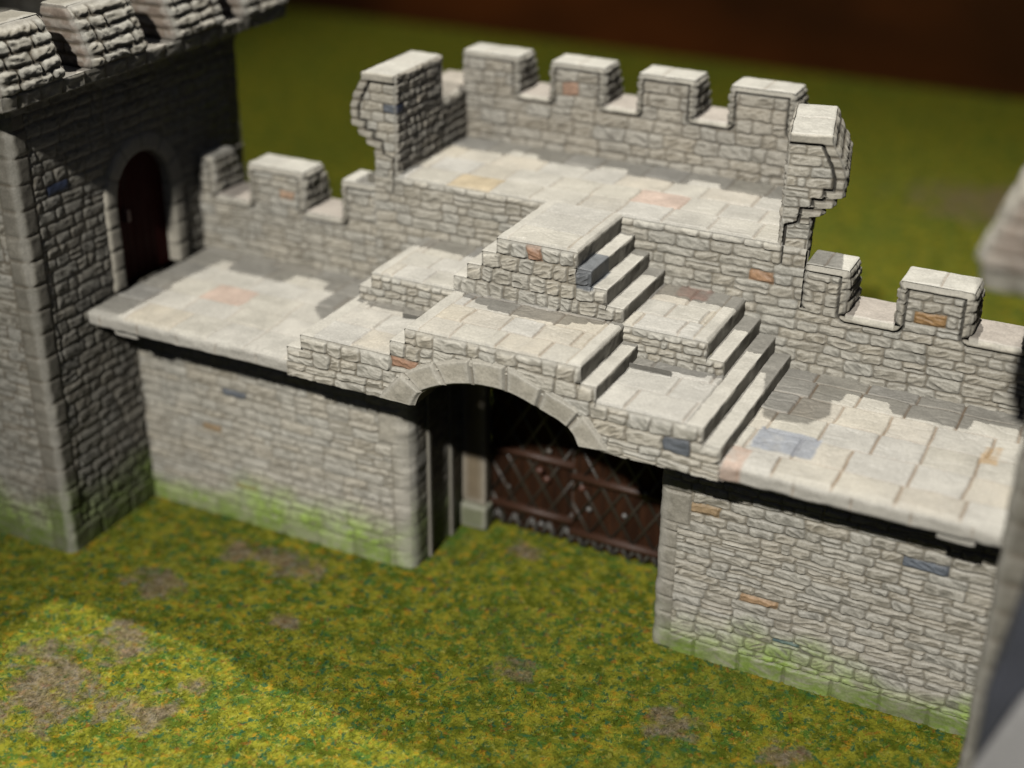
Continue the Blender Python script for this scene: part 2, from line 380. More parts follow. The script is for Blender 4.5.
PATCHES = [(-4.0, -3.75, .75, .95), (-2.9, -3.6, .5, .4), (-3.75, -2.75, .4, .4), (-4.2, -1.6, .5, .35), (-2.9, -.55, .55, .30), (-2.55, -2.95, .25, .2), (-2.4, -1.55, .25, .2), (-.55, 1.0, .3, .2),
           (.4, -1.2, .3, .25), (2.3, -1.2, .35, .3), (3.4, -1.1, .3, .25), (-3.7, -.6, .3, .25), (8, 12, 2, 1.5), (-8, 9, 2, 1.2), (3, 17, 2.5, 1.5)]
def grass_mat():
    m = bpy.data.materials.new('flocked_grass_mat'); m.use_nodes = True; nt = m.node_tree; b = nt.nodes['Principled BSDF']
    geo = nd(nt, 'ShaderNodeNewGeometry'); P = geo.outputs['Position']
    def noise(s, d=4., r=.6, dis=0.):
        n = nd(nt, 'ShaderNodeTexNoise', Scale=s, Detail=d, Roughness=r, Distortion=dis); nt.links.new(P, n.inputs['Vector']); return n.outputs[0]
    def rng(x, a, c):
        q = nd(nt, 'ShaderNodeMapRange', interpolation_type='SMOOTHSTEP'); q.inputs[1].default_value = a; q.inputs[2].default_value = c; nt.links.new(x, q.inputs[0]); return q.outputs[0]
    def mul(x, y):
        q = nd(nt, 'ShaderNodeMath', operation='MULTIPLY'); nt.links.new(x, q.inputs[0])
        if isinstance(y, float): q.inputs[1].default_value = y
        else: nt.links.new(y, q.inputs[1])
        return q.outputs[0]
    def mix(f, a, c):
        q = nd(nt, 'ShaderNodeMix', data_type='RGBA'); nt.links.new(f, q.inputs[0])
        for v, i in ((a, 6), (c, 7)):
            if isinstance(v, tuple): q.inputs[i].default_value = (*v, 1)
            else: nt.links.new(v, q.inputs[i])
        return q.outputs[2]
    c = mix(rng(noise(3.6, 5., .72), .40, .60), (.098, .124, .010), (.300, .288, .028))
    c = mix(mul(rng(noise(6., 4., .7, .5), .52, .60), .85), c, (.075, .165, .026))
    c = mix(mul(rng(noise(9., 4., .65, .4), .55, .62), .9), c, (.036, .120, .052))
    c = mix(mul(rng(noise(7.3, 4., .65), .57, .64), .7), c, (.46, .26, .02))
    c = mix(mul(rng(noise(8.7, 4., .65, .5), .59, .65), .6), c, (.30, .115, .025))
    c = mix(mul(rng(noise(12., 3., .65), .57, .64), .5), c, (.46, .42, .09))
    c = mix(mul(rng(noise(.55, 3., .5), .45, .70), .30), c, (.085, .150, .030))
    # worn brown patches
    sep = nd(nt, 'ShaderNodeSeparateXYZ'); nt.links.new(P, sep.inputs[0])
    def add(x, y, op='ADD'):
        q = nd(nt, 'ShaderNodeMath', operation=op)
        for v, i in ((x, 0), (y, 1)):
            if isinstance(v, (int, float)): q.inputs[i].default_value = v
            else: nt.links.new(v, q.inputs[i])
        return q.outputs[0]
    wob = noise(2.6, 4., .65, .4); tot = None
    for (px, py, rx, ry) in PATCHES:
        dx = mul(add(sep.outputs[0], -px), 1 / rx); dy = mul(add(sep.outputs[1], -py), 1 / ry)
        d2 = add(mul(dx, dx), mul(dy, dy)); q = add(1.0, d2, 'SUBTRACT')
        tot = q if tot is None else add(tot, q, 'MAXIMUM')
    worn = rng(add(tot, mul(add(wob, -.5), 5.5)), -.1, 1.1)
    c = mix(mul(worn, .7), c, mix(rng(noise(9., 4., .7), .35, .65), (.12, .075, .062), (.33, .245, .19)))
    rnd = nd(nt, 'ShaderNodeMapRange'); rnd.inputs[3].default_value = .72; rnd.inputs[4].default_value = 1.3; nt.links.new(geo.outputs['Random Per Island'], rnd.inputs[0])
    sc_ = nd(nt, 'ShaderNodeVectorMath', operation='SCALE'); nt.links.new(c, sc_.inputs[0]); nt.links.new(rnd.outputs[0], sc_.inputs['Scale']); c = sc_.outputs[0]
    nt.links.new(c, b.inputs['Base Color']); b.inputs['Roughness'].default_value = .9; b.inputs['Specular IOR Level'].default_value = .08
    bp = nd(nt, 'ShaderNodeBump', Strength=.4, Distance=.04); nt.links.new(noise(24., 5., .75), bp.inputs['Height']); nt.links.new(bp.outputs[0], b.inputs['Normal'])
    return m
def board_mat():
    m = bpy.data.materials.new('dark_brown_board'); m.use_nodes = True; nt = m.node_tree; b = nt.nodes['Principled BSDF']
    geo = nd(nt, 'ShaderNodeNewGeometry')
    mp = nd(nt, 'ShaderNodeMapping'); mp.inputs['Scale'].default_value = (.07, 1, .12); nt.links.new(geo.outputs['Position'], mp.inputs[0])
    n = nd(nt, 'ShaderNodeTexNoise', Scale=1., Detail=4.); nt.links.new(mp.outputs[0], n.inputs['Vector'])
    r = nd(nt, 'ShaderNodeValToRGB'); r.color_ramp.elements[0].position = .38; r.color_ramp.elements[0].color = (.075, .020, .005, 1)
    r.color_ramp.elements[1].position = .66; r.color_ramp.elements[1].color = (.32, .085, .017, 1)
    nt.links.new(n.outputs[0], r.inputs[0]); nt.links.new(r.outputs[0], b.inputs['Base Color']); b.inputs['Roughness'].default_value = .5
    return m

# ------------------------------------------------------------------ small builders shared by the wall and the towers
X, Y, UP = (1, 0, 0), (0, 1, 0), (0, 0, 1)
NX, NY = (-1, 0, 0), (0, -1, 0)
NOGRO = lambda z: np.zeros(np.shape(z))
def neg(v): return tuple(-q for q in v)
def uvfor(n): return 'yz' if abs(n[0]) > .5 else ('xz' if abs(n[1]) > .5 else 'xy')
def hrows(z0, z1, n): return list(np.linspace(z0, z1, n + 1))

def merlon(parent, O, A, Nin, L, h, t, inner, seed, step=.02, inner_out=False):
    """one merlon: inner face at O + A*a facing Nin, thickness t(z) behind it, standing on level O.z"""
    O = np.array(O, float); z0 = O[2]; p = Part(); out = np.array(neg(Nin), float)
    rows = hrows(z0 - .0, z0 + h - .10, max(2, int(round((h - .1) / .125)))) + [z0 + h]
    crs = Course(seed, rows, .24); cop = Smooth(seed + 5, base=LIGHT * .92, amp=.016, joints=None)
    tz = lambda a: t(a)
    p.patch(O, A, UP, Nin, (0, L), 0, h, step, inner, uvfor(Nin), edges='lrt', r=.03, gro=crs.groove)
    p.patch(O + np.array(UP) * h, A, out, UP, (0, L), 0, t(h), step * 1.3, Smooth(seed + 5, base=LIGHT * .92, amp=.016, joints=[(np.dot(O, A) + L * (.4 + .25 * random.random()))], axis=0 if abs(A[0]) > .5 else 1), 'xy', edges='lrbt', r=.03)
    for base, n in ((O, neg(A)), (O + np.array(A) * L, A)):
        p.patch(base, UP, out, n, (0, h), 0, tz, step * 1.2, crs, uvfor(n), edges='rbt', r=.028)
    bump = lambda a, b: np.array([t(q) for q in b]) + .012 * np.sin((b / .125) * math.pi) ** 2
    p.patch(O, A, UP, out, (0, L), 0, h, step * 1.5, Course(seed + 9, rows, .3, H=.04), uvfor(Nin), edges='lrt', r=.03, off=bump)
    return p.build('merlon', M_STONE, parent)

def crenel_strip(p, O, A, Nin, segs, zc, zb, t, inner, seed, step):
    "the wall under the skyline: inner face below the crenels, crenel floors, and outer face"
    O = np.array(O, float); out = np.array(neg(Nin), float)
    for (a0, a1, open_) in segs:
        p.patch(O + np.array(UP) * (zb - O[2]), A, UP, Nin, (a0, a1), 0, zc - zb, step, inner, uvfor(Nin), edges='t' if open_ else '', r=.028)
        if open_:
            p.patch(O + np.array(UP) * (zc - O[2]), A, out, UP, (a0, a1), 0, t(0), step * 1.3, Smooth(seed + 2, base=(.46, .41, .355), amp=.014), 'xy', edges='bt', r=.028)
    a0, a1 = segs[0][0], segs[-1][1]
    p.patch(O + np.array(UP) * (zb - O[2]), A, UP, out, (a0, a1), 0, zc - zb, .06, Course(seed + 4, hrows(zb, zc, max(2, int((zc - zb) / .14))), .35, H=.04), uvfor(Nin), edges='t', r=.03,
            off=lambda a, b: np.full(len(b), t(0)))

def skyline(segs, zc, zm, axis_sign=1):
    out = []
    prev = None
    for (a0, a1, open_) in segs:
        z = zc if open_ else zm
        if prev is not None and prev != z: out.append((a0, prev, a0, z))
        out.append((a0, z, a1, z)); prev = z
    return out

# ================================================================== GROUND AND BACKDROP
g = Part()
me = bpy.data.meshes.new('ground')
me.from_pydata([(-60, -30, 0), (50, -30, 0), (50, 25.4, 0), (-60, 25.4, 0)], [], [(0, 1, 2, 3)])
gr = bpy.data.objects.new('ground', me); COL.objects.link(gr); me.materials.append(grass_mat()); gr['kind'] = 'structure'
gr['label'] = 'flocked grass mat under the toy castle'; gr['category'] = 'ground'
# short felt fibres of the mat, where the camera can see them
rg = np.random.default_rng(5); NF = 150000
fx = rg.uniform(-9.5, 6.2, NF); fy = rg.uniform(-4.6, 1.5, NF)
keep = ~(((fx > XL - 4.15) & (fx < XL + .02) & (fy > -1.62)) | ((fy > .0) & (np.abs(fx) > 1.55)) | ((fx > XR) & (fy > -1.6)))
fx, fy = fx[keep], fy[keep]; n_ = len(fx)
an = rg.uniform(0, 2 * np.pi, n_); ln = rg.uniform(.035, .085, n_); ti = rg.uniform(.08, .42, n_); wd = rg.uniform(.004, .008, n_)
dx, dy = np.cos(an), np.sin(an); cxv = ln * np.cos(ti); cz = ln * np.sin(ti)
base = np.stack([fx, fy, np.full(n_, -.004)], 1); tip = base + np.stack([dx * cxv, dy * cxv, cz], 1); side = np.stack([-dy * wd, dx * wd, np.zeros(n_)], 1)
VV = np.stack([base - side, base + side, tip + side * .4, tip - side * .4], 1).reshape(-1, 3)
me = bpy.data.meshes.new('grass_flock')
me.vertices.add(len(VV)); me.vertices.foreach_set('co', VV.astype(np.float32).ravel())
me.loops.add(len(VV)); me.loops.foreach_set('vertex_index', np.arange(len(VV), dtype=np.int32))
me.polygons.add(n_); me.polygons.foreach_set('loop_start', np.arange(0, 4 * n_, 4, dtype=np.int32)); me.update(calc_edges=True)
fl = bpy.data.objects.new('grass_flock', me); COL.objects.link(fl); me.materials.append(gr.data.materials[0]); fl['kind'] = 'stuff'
fl['label'] = 'short green and yellow felt fibres of the grass mat'; fl['category'] = 'grass'
me = bpy.data.meshes.new('backboard')
x0, x1, y0, y1, z0, z1 = -60, 50, 25.4, 26.0, -.3, 14
me.from_pydata([(x0, y0, z0), (x1, y0, z0), (x1, y1, z0), (x0, y1, z0), (x0, y0, z1), (x1, y0, z1), (x1, y1, z1), (x0, y1, z1)], [],
               [(0, 1, 5, 4), (1, 2, 6, 5), (2, 3, 7, 6), (3, 0, 4, 7), (4, 5, 6, 7), (3, 2, 1, 0)])
bb = bpy.data.objects.new('backboard', me); COL.objects.link(bb); me.materials.append(board_mat())
bb['label'] = 'dark brown board standing behind the grass mat'; bb['category'] = 'board'

# ================================================================== GATE WALL
gate = empty('castle_gate_wall', 'grey stone toy castle gate wall with arch, stairs and raised platform between two towers', 'castle wall')

# --- painted stones
paint((.385, .585), (.19, .73), (4.05, 4.30), SLATE, .9, .012)
paint((2.60, 3.22), (-.42, .03), (3.0, 3.06), (.25, .27, .31), .85, .02)
paint((4.70, 4.86), (.30, .66), (3.0, 3.06), (.40, .26, .12), .7, .02)
paint((2.46, 2.66), (-.90, -.48), (2.85, 3.06), PINK, .6, .02)
paint((1.14, 1.52), (1.20, 1.60), (3.70, 3.76), (.42, .25, .20), .65, .02)

# --- lower walls
def lower_wall(x0, x1, quoin_right, special, seed, step):
    p = Part()
    q = .24
    rowsq = [0, .24, .47, .68, .90, 1.12, 1.33, 1.55, 1.77, 2.0, 2.2, 2.45]
    base_j = list(np.arange(x0, x1 + .5, .52))
    if quoin_right: blocks = [(x0, x1, 0, .22, [-.1, .22, 3], base_j), (x1 - q, x1, .0, 2.1, rowsq, [x1 - q, x1 + .2]), (x1 - .42, x1, 1.72, 2.2, [1.72, 2.2, 3], [x1 - .42, x1 + .2])]
    else: blocks = [(x0, x1, 0, .22, [-.1, .22, 3], base_j), (x0, x0 + q, .0, 2.0, rowsq, [x0 - .2, x0 + q]), (x0, x0 + .37, 1.66, 2.2, [1.66, 2.06, 3], [x0 - .2, x0 + .37])]
    pat = Rubble(seed, (x0, x1), (0, 2.9), row=(.085, .155), length=(.18, .48), mstr=.50, base=STONE * (1.0 if quoin_right else .84), special=special, blocks=blocks, moss=(.44, .40, 1.0), H=.028)
    e = 'r' if quoin_right else 'l'
    p.patch((x0, 0, 0), X, UP, NY, (0, x1 - x0), 0, SLAB_B, step, pat, 'xz', edges=e, r=.15 if quoin_right else .10, gro=NOGRO)
    # passage side
    xi = x1 if quoin_right else x0; n = X if quoin_right else NX
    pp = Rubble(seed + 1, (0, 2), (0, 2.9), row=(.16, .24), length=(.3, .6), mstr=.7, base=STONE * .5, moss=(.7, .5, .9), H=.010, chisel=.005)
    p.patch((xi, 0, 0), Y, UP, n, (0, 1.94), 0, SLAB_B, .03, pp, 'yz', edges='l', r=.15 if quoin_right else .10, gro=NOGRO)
    p.patch((x0, 1.94, 0), X, UP, Y, (0, x1 - x0), 0, SLAB_B, .08, Course(seed + 2, hrows(0, 2.9, 18), .35), 'xz')
    return p.build('wall', M_STONE, gate)
wl = lower_wall(XL, -1.55, True, [(-4.09, 1.82, SLATE), (-4.56, 1.29, OCHRE), (-4.01, .55, (.36, .26, .16))], 11, .017)
wr = lower_wall(1.55, XR, False, [(2.14, 1.98, OCHRE), (2.57, .91, (.36, .24, .14)), (2.98, .54, (.10, .15, .17)), (4.19, 1.96, (.12, .135, .155))], 23, .0115)
wl['label'] = 'long wall with moss at its foot, left of the arch'; wr['label'] = 'wall with ochre and slate stones, right of the arch'
for (y0, y1, zt) in ((.36, .44, 2.6), (.90, .99, 2.5)):
    Part().box((-1.57, y0, 0), (-1.50, y1, zt), (.17, .155, .12), .015).build('rib', M_STONE, wl)
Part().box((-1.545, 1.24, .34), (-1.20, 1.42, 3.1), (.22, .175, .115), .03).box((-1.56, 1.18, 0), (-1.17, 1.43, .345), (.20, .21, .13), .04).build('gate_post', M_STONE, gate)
Part().box((1.28, 1.24, .34), (1.56, 1.42, 3.1), (.45, .37, .25), .03).box((1.25, 1.18, 0), (1.57, 1.43, .345), (.34, .38, .22), .04).build('gate_post', M_STONE, gate)

# --- walkway slab (left and right of the stairs)
rows = [-.90, -.36, .06, .50, .92, 1.32, 1.7]
pl = Flags(31, rows, special=[(-4.12, .37, (.50, .39, .32))], jstr=.42)
pr = Flags(32, [-.90, -.48, -.02, .42, .86, 1.24, 1.7], w=(.44, .62), special=[], jstr=1.0)
for (x0, x1, pat, st, e) in ((-5.46, -2.57, pl, .018, 'bl'), (2.43, XR, pr, .013, 'b')):
    p = Part()
    p.patch((0, YF, ZS), X, Y, UP, (x0, x1), 0, YP - YF, st, pat, 'xy', edges=e, r=.05)
    fr = Smooth(41, base=FLAG * 1.02, amp=.018, joints=list(np.arange(x0 + .2, x1, .56)), axis=0)
    p.patch((0, YF, SLAB_B), X, UP, NY, (x0, x1), 0, ZS - SLAB_B, .02, fr, 'xz', edges='tb' + ('l' if 'l' in e else ''), r=.05)
    p.patch((0, YF, SLAB_B), X, Y, (0, 0, -1), (x0, x1), 0, 1.2, .08, Smooth(42, base=FLAG * .8), 'xy', edges='b', r=.05)
    if 'l' in e: p.patch((x0, YF, SLAB_B), Y, UP, NX, (0, YP - YF), 0, ZS - SLAB_B, .03, Smooth(43), 'yz', edges='lt', r=.05)
    p.build('walkway', M_STONE, gate)
for xc in (-4.95, 4.72):
    Part().box((xc - .18, -.80, SLAB_B - .09), (xc + .18, .0, SLAB_B + .01), FLAG * .95, .025).build('corbel', M_STONE, gate)

# --- stair front with the arch
ARCH = [((-.95, 2.85), (-1.42, 2.85)), ((-.85, 3.035), (-1.09, 3.225)), ((-.56, 3.185), (-.71, 3.43)), ((-.24, 3.265), (-.27, 3.565)),
        ((.14, 3.275), (.14, 3.575)), ((.50, 3.18), (.57, 3.42)), ((.84, 3.03), (1.0, 3.25)), ((.95, 2.86), (1.33, 2.87))]
JI = np.array([a for a, b in ARCH]); JE = np.array([b for a, b in ARCH])
def cr(P, t):
    "Catmull-Rom through the joint points"
    n = len(P) - 1; k = np.clip(np.floor(t).astype(int), 0, n - 1); f = (t - k)[:, None]
    p0 = P[np.maximum(k - 1, 0)]; p1 = P[k]; p2 = P[k + 1]; p3 = P[np.minimum(k + 2, n)]
    return .5 * (2 * p1 + (p2 - p0) * f + (2 * p0 - 5 * p1 + 4 * p2 - p3) * f ** 2 + (3 * p1 - p0 - 3 * p2 + p3) * f ** 3)
nT = 7
p = Part()
ts = np.linspace(0, nT, 330); ws = np.linspace(0, 1, 40)
ci = cr(JI, ts); ce = cr(JE, ts)
G = ci[:, None, :] * (1 - ws[None, :, None]) + ce[:, None, :] * ws[None, :, None]
k = np.minimum(np.floor(ts), nT - 1); dj = np.minimum(ts - k, k + 1 - ts) * .36
dj = np.repeat(dj[:, None], 40, 1); dr = np.minimum(ws, 1 - ws)[None, :] * .32 + np.zeros_like(dj)
d = np.minimum(dj, dr); pil = ss(0, .038, d)
gx, gz = G[..., 0].ravel(), G[..., 1].ravel(); n = fbm(gx * 8, gz * 8, 5, 4)
h = .045 * pil.ravel() + pil.ravel() * .02 * (n - .5)
col = (STONE * 1.10)[None, :] * (.80 + .4 * n[:, None]); rv = hs(np.repeat(k.astype(int)[:, None], 40, 1).ravel(), np.zeros(len(gx), int), 4)
col = col * (.95 + .12 * rv[:, None]); col = mixc(col, MORTAR * 1.3, .85 * (1 - ss(.003, .018, dj.ravel()))); col = mixc(col, LIGHT, .35 * (1 - ss(.01, .05, np.abs(d.ravel() - .03))))
V = np.stack([gx, YF - .012 - h, gz], 1)
def grid_faces(na, nb):
    i, j = np.meshgrid(np.arange(na - 1), np.arange(nb - 1), indexing='ij'); q = (i * nb + j).ravel(); return np.stack([q, q + nb, q + nb + 1, q + 1], 1)
p.add(V, grid_faces(330, 40)[:, ::-1], col)
ys = np.linspace(YF - .012, .0, 30)
S = np.stack([np.repeat(ci[:, 0][:, None], 30, 1), np.repeat(ys[None, :], 330, 0), np.repeat(ci[:, 1][:, None], 30, 1)], -1).reshape(-1, 3)
p.add(S, grid_faces(330, 30), np.repeat((STONE * .8)[None, :], len(S), 0))
arch = p.build('arch', M_STONE, gate)

mid_t = np.linspace(0, nT, 400); midc = cr(JI * .35 + JE * .65, mid_t)
def front_lo(x):
    if midc[0, 0] < x < midc[-1, 0]: return max(SLAB_B, float(np.interp(x, midc[:, 0], midc[:, 1])))
    return SLAB_B
fr_rows = [2.7, SLAB_B, 2.93] + Z[:6] + [5]
fpat = Rubble(51, (-3, 3), (2.7, 4), rows=fr_rows, length=(.2, .46), H=.030, warp=.018, split=.3, mstr=.68, base=STONE * 1.06,
              special=[(-1.14, 3.30, RUST), (2.08, 3.13, SLATE)], chisel=.012)
front = Part()
segs = [(-2.588, -2.40, 1), (-2.40, -1.259, 2), (-1.259, -1.072, 3), (-1.072, .955, 4), (.955, 1.13, 3), (1.13, 2.264, 2), (2.264, 2.452, 1)]
for (x0, x1, lv) in segs:
    ztop = Z[lv]; zj = Z[lv - 1]
    e = 't' + ('l' if x0 < -.9 else '') + ('r' if x1 > .9 else '')
    front.patch((0, YF, 0), X, UP, NY, (x0, x1), zj, ztop, .0082, fpat, 'xz', edges=e, r=.02)
    if lv > 0:
        front.patch((0, YF, 0), X, UP, NY, (x0, x1), front_lo, zj, .0082, fpat, 'xz')
front.build('stair_front', M_STONE, gate)
# shaded underside behind the arch
p = Part()
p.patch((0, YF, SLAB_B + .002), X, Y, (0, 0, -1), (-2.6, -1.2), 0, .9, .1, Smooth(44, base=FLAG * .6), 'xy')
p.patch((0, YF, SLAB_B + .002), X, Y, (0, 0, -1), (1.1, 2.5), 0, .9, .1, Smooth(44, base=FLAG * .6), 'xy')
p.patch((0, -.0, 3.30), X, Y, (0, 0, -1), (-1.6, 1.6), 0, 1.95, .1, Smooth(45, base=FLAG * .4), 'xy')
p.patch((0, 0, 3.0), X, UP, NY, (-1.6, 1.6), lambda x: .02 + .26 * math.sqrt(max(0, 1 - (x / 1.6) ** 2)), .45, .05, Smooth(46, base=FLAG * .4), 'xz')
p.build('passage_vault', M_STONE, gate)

# --- landings and steps
TRD = FLAG * 1.03
def slab_step(name, x0, x1, y0, y1, lv, side, front_row=None, pat=None, riser=1, edge_front=True, both=False, step=.0125, label=None):
    """tread at level lv with a riser on its outer side ('r' or 'l'); front_row = number of risers shown below its front edge"""
    p = Part(); sd = int(abs(x0 * 100)) + lv
    z = Z[lv]
    pt = pat or Smooth(sd, base=TRD, amp=.012, joints=None)
    e = ('b' if edge_front else '') + (side if not both else 'lr')
    p.patch((0, y0, z), X, Y, UP, (x0, x1), 0, y1 - y0, step, pt, 'xy', edges=e, r=.02)
    for sgn in (side if not both else 'lr'):
        xx = x1 if sgn == 'r' else x0; nn = X if sgn == 'r' else NX
        p.patch((xx, y0, z - RI * riser), Y, UP, nn, (0, y1 - y0), 0, RI * riser, step * 1.3, Smooth(sd + 7, base=STONE * 1.02, amp=.012), 'yz', edges='t' + ('l' if edge_front else ''), r=.02)
    if front_row:
        fp, nrow = front_row
        e2 = 't' + (side if not both else 'lr')
        p.patch((0, y0, 0), X, UP, NY, (x0, x1), z - RI, z, .0082, fp, 'xz', edges=e2, r=.02)
        if nrow > 1: p.patch((0, y0, 0), X, UP, NY, (x0, x1), z - RI * nrow, z - RI, .0082, fp, 'xz')
    o = p.build(name, M_STONE, gate)
    if label: o['label'] = label
    return o
class Nosed(Flags):
    "paving with the line of a nosing stone along its stepped edge"
    def __init__(s, seed, rows, xs, **k): super().__init__(seed, rows, **k); s.xs = xs
    def __call__(s, a, b):
        h, col = super().__call__(a, b)
        dx = np.min(np.abs(a[:, None] + .01 * (vn(a * 6, b * 6, 3)[:, None] - .5) - np.array(s.xs)[None, :]), axis=1)
        edge = (a > s.xs[-1]) if s.xs[-1] > 0 else (a < s.xs[-1])
        h = np.where(edge, .018 + .008 * fbm(a * 8, b * 8, 71, 3), h); col = np.where(edge[:, None], (TRD * 1.02)[None, :] * (.88 + .24 * fbm(a * 5, b * 5, 72, 3)[:, None]), col)
        h = h - .018 * (1 - ss(0, .014, dx)); col = mixc(col, (.30, .22, .13), .5 * (1 - ss(.002, .012, dx)))
        return h, col
mrows = [-.9, -.50, -.12, .2, .55, .95, 1.30, 1.7]
pM = Nosed(61, mrows, [-.90, .80], w=(.38, .58), jstr=.6)
class MidNosed(Nosed):
    def __call__(s, a, b):
        h, col = Nosed.__call__(s, a, b)
        e = a < s.xs[0]
        h = np.where(e, .018 + .008 * fbm(a * 8, b * 8, 71, 3), h); col = np.where(e[:, None], (TRD * 1.02)[None, :] * (.88 + .24 * fbm(a * 5, b * 5, 72, 3)[:, None]), col)
        return h, col
pM.__class__ = MidNosed
pR1 = Nosed(62, [-.9, -.42, .02, .5], [2.10], w=(.5, .75), jstr=.5)
pRb = Nosed(63, [.2, .62, 1.0, 1.6], [1.72], w=(.36, .5), jstr=.5)
pL1 = Nosed(64, [-.9, -.42, .02, .5], [-2.23], w=(.5, .75), jstr=.4)
pLb = Nosed(65, [.2, .62, 1.0, 1.6], [-2.02], w=(.36, .5), jstr=.4)
pT = MidNosed(66, [.2, .7, 1.2, 1.7], [-.44, .27], w=(.8, 1.1), jstr=.35)
smallfr = Rubble(67, (-3, 3), (3, 4), rows=list(np.arange(ZS, 4.0, RI * .5)), length=(.14, .24), H=.026, warp=.012, split=0, mstr=.65, chisel=.014, base=STONE * 1.05)
slab_step('landing', -1.072, .955, YF, YL, 4, 'r', pat=pM, both=True, label='middle landing over the arch')
slab_step('step', .955, 1.13, YF, YL, 3, 'r'); slab_step('step', -1.259, -1.072, YF, YL, 3, 'l')
slab_step('landing', 1.13, 2.10, YF, YL, 2, 'r', pat=pR1); slab_step('step', 2.07, 2.264, YF, YP, 2, 'r', pat=Smooth(81, base=TRD, amp=.012))
slab_step('landing', -2.24, -1.259, YF, YL, 2, 'l', pat=pL1); slab_step('step', -2.40, -2.20, YF, YP, 2, 'l', pat=Smooth(82, base=TRD, amp=.012))
slab_step('step', 2.264, 2.452, YF, YP, 1, 'r'); slab_step('step', -2.588, -2.40, YF, YP, 1, 'l')
slab_step('landing', .90, 1.885, YL, YP, 4, 'r', front_row=(smallfr, 2), pat=pRb, label='back landing with a red flag, right of the top stairs')
slab_step('step', 1.885, 2.07, YL, YP, 3, 'r', front_row=(smallfr, 1))
slab_step('landing', -2.163, -1.0, YL, YP, 4, 'l', front_row=(smallfr, 2), pat=pLb)
slab_step('step', -2.33, -2.163, YL, YP, 3, 'l', front_row=(smallfr, 1))
tfr = Rubble(68, (-1.2, 1), (3.6, 4.6), rows=Z[4:9] + [5], length=(.13, .25), H=.030, warp=.014, split=0, mstr=.72, chisel=.026, base=STONE * 1.02,
             special=[(-.10, 4.36, RUST)])
slab_step('landing', -.567, .391, YT, YP + .01, 8, 'r', front_row=(tfr, 4), pat=pT, both=True, label='topmost landing at the head of the stairs')
for i, (x0, x1) in enumerate(((.391, .558), (.558, .741), (.741, .934))):
    o = slab_step('step', x0, x1, YT, YP, 7 - i, 'r', front_row=(tfr, 3 - i))
    if i == 0: o['label'] = 'step with a blue slate front half'
for i, (x0, x1) in enumerate(((-.75, -.567), (-.93, -.75), (-1.10, -.93))):
    slab_step('step', x0, x1, YT, YP, 7 - i, 'l', front_row=(tfr, 3 - i))

# --- lower parapets, left and right, and the face of the raised platform between them
UXL, UXR = -2.52, 2.19
NKL, NKR = UXL - .30, UXR + .30
tlow = lambda z: float(np.interp(z, [0, .1, .25, .40, .55], [.60, .60, .56, .50, .44]))
segL = [(XL, -5.24, False), (-5.24, -4.72, True), (-4.72, -3.87, False), (-3.87, -3.33, True), (-3.33, NKL - .0, False)]
segR = [(NKR, 2.975, False), (2.975, 3.50, True), (3.50, 4.265, False), (4.265, 4.80, True), (4.80, XR, False)]
def faces(segs, seed, sp, extra):
    base = Rubble(seed, (-6, 6), (3.0, 4.5), row=(.10, .15), length=(.18, .46), H=.028, mstr=.66, special=sp)
    return Seamed(base, skyline(segs, ZC, ZM), .085, seed + 1, hrows(3.0, 4.4, 11), extra)
fL = faces(segL, 71, [(-4.16, 3.97, (.42, .29, .2))], [(-2.575, 4.22, -2.575, 4.75)])
fR = faces(segR, 76, [(1.90, 4.05, (.36, .22, .13)), (3.94, 3.90, (.33, .20, .09))], [(2.225, 4.22, 2.225, 4.85)])
for (segs, f, st, lab) in ((segL, fL, .0135, 'lower parapet beside the dark tower door'), (segR, fR, .011, 'lower parapet beside the right staircase')):
    p = Part()
    crenel_strip(p, (0, YP, ZS), X, NY, segs, ZC, ZS - .02, tlow, f, 90, st)
    o = p.build('parapet', M_STONE, gate); o['label'] = lab
    for j, (a0, a1, op) in enumerate(segs):
        if not op: merlon(o, (a0, YP, ZC), X, NY, a1 - a0, ZM - ZC, tlow, f, 100 + j, st)
class Both:
    "face of the raised platform: the two parapet faces run on into it"
    def groove(s, b): return fR.groove(b)
    def __call__(s, a, b):
        h, c = fR.i(a, b)
        for ex in ((-2.575, 4.22, -2.575, 4.75), (2.225, 4.22, 2.225, 4.85)):
            sm = 1 - ss(.006, .016, seg_dist(a, b, [ex])); h = h * (1 - sm) - .045 * sm; c = mixc(c, (.022, .02, .018), sm)
        return h, c
p = Part()
p.patch((0, YP, 0), X, UP, NY, (NKL, NKR), ZS, Z[8], .0135, Both(), 'xz', edges='t', r=.02)
p.patch((0, YB + .6, 0), X, UP, Y, (NKL, 1.80), ZC - .4, UC, .08, Course(5, hrows(3, 5.2, 15), .35), 'xz')
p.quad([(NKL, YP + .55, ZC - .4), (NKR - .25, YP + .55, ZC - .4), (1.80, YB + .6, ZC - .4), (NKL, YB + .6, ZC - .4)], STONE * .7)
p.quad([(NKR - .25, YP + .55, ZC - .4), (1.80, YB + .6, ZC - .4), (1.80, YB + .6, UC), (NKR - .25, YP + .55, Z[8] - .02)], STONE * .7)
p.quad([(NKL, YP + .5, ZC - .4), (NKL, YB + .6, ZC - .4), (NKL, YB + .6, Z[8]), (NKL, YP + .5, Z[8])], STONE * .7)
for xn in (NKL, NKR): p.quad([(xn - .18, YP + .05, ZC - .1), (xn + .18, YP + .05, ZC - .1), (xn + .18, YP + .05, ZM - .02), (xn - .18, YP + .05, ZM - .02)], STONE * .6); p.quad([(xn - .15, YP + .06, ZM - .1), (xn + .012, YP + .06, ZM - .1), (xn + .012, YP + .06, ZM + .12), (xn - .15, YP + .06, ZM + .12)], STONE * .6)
p.build('platform_wall', M_STONE, gate)
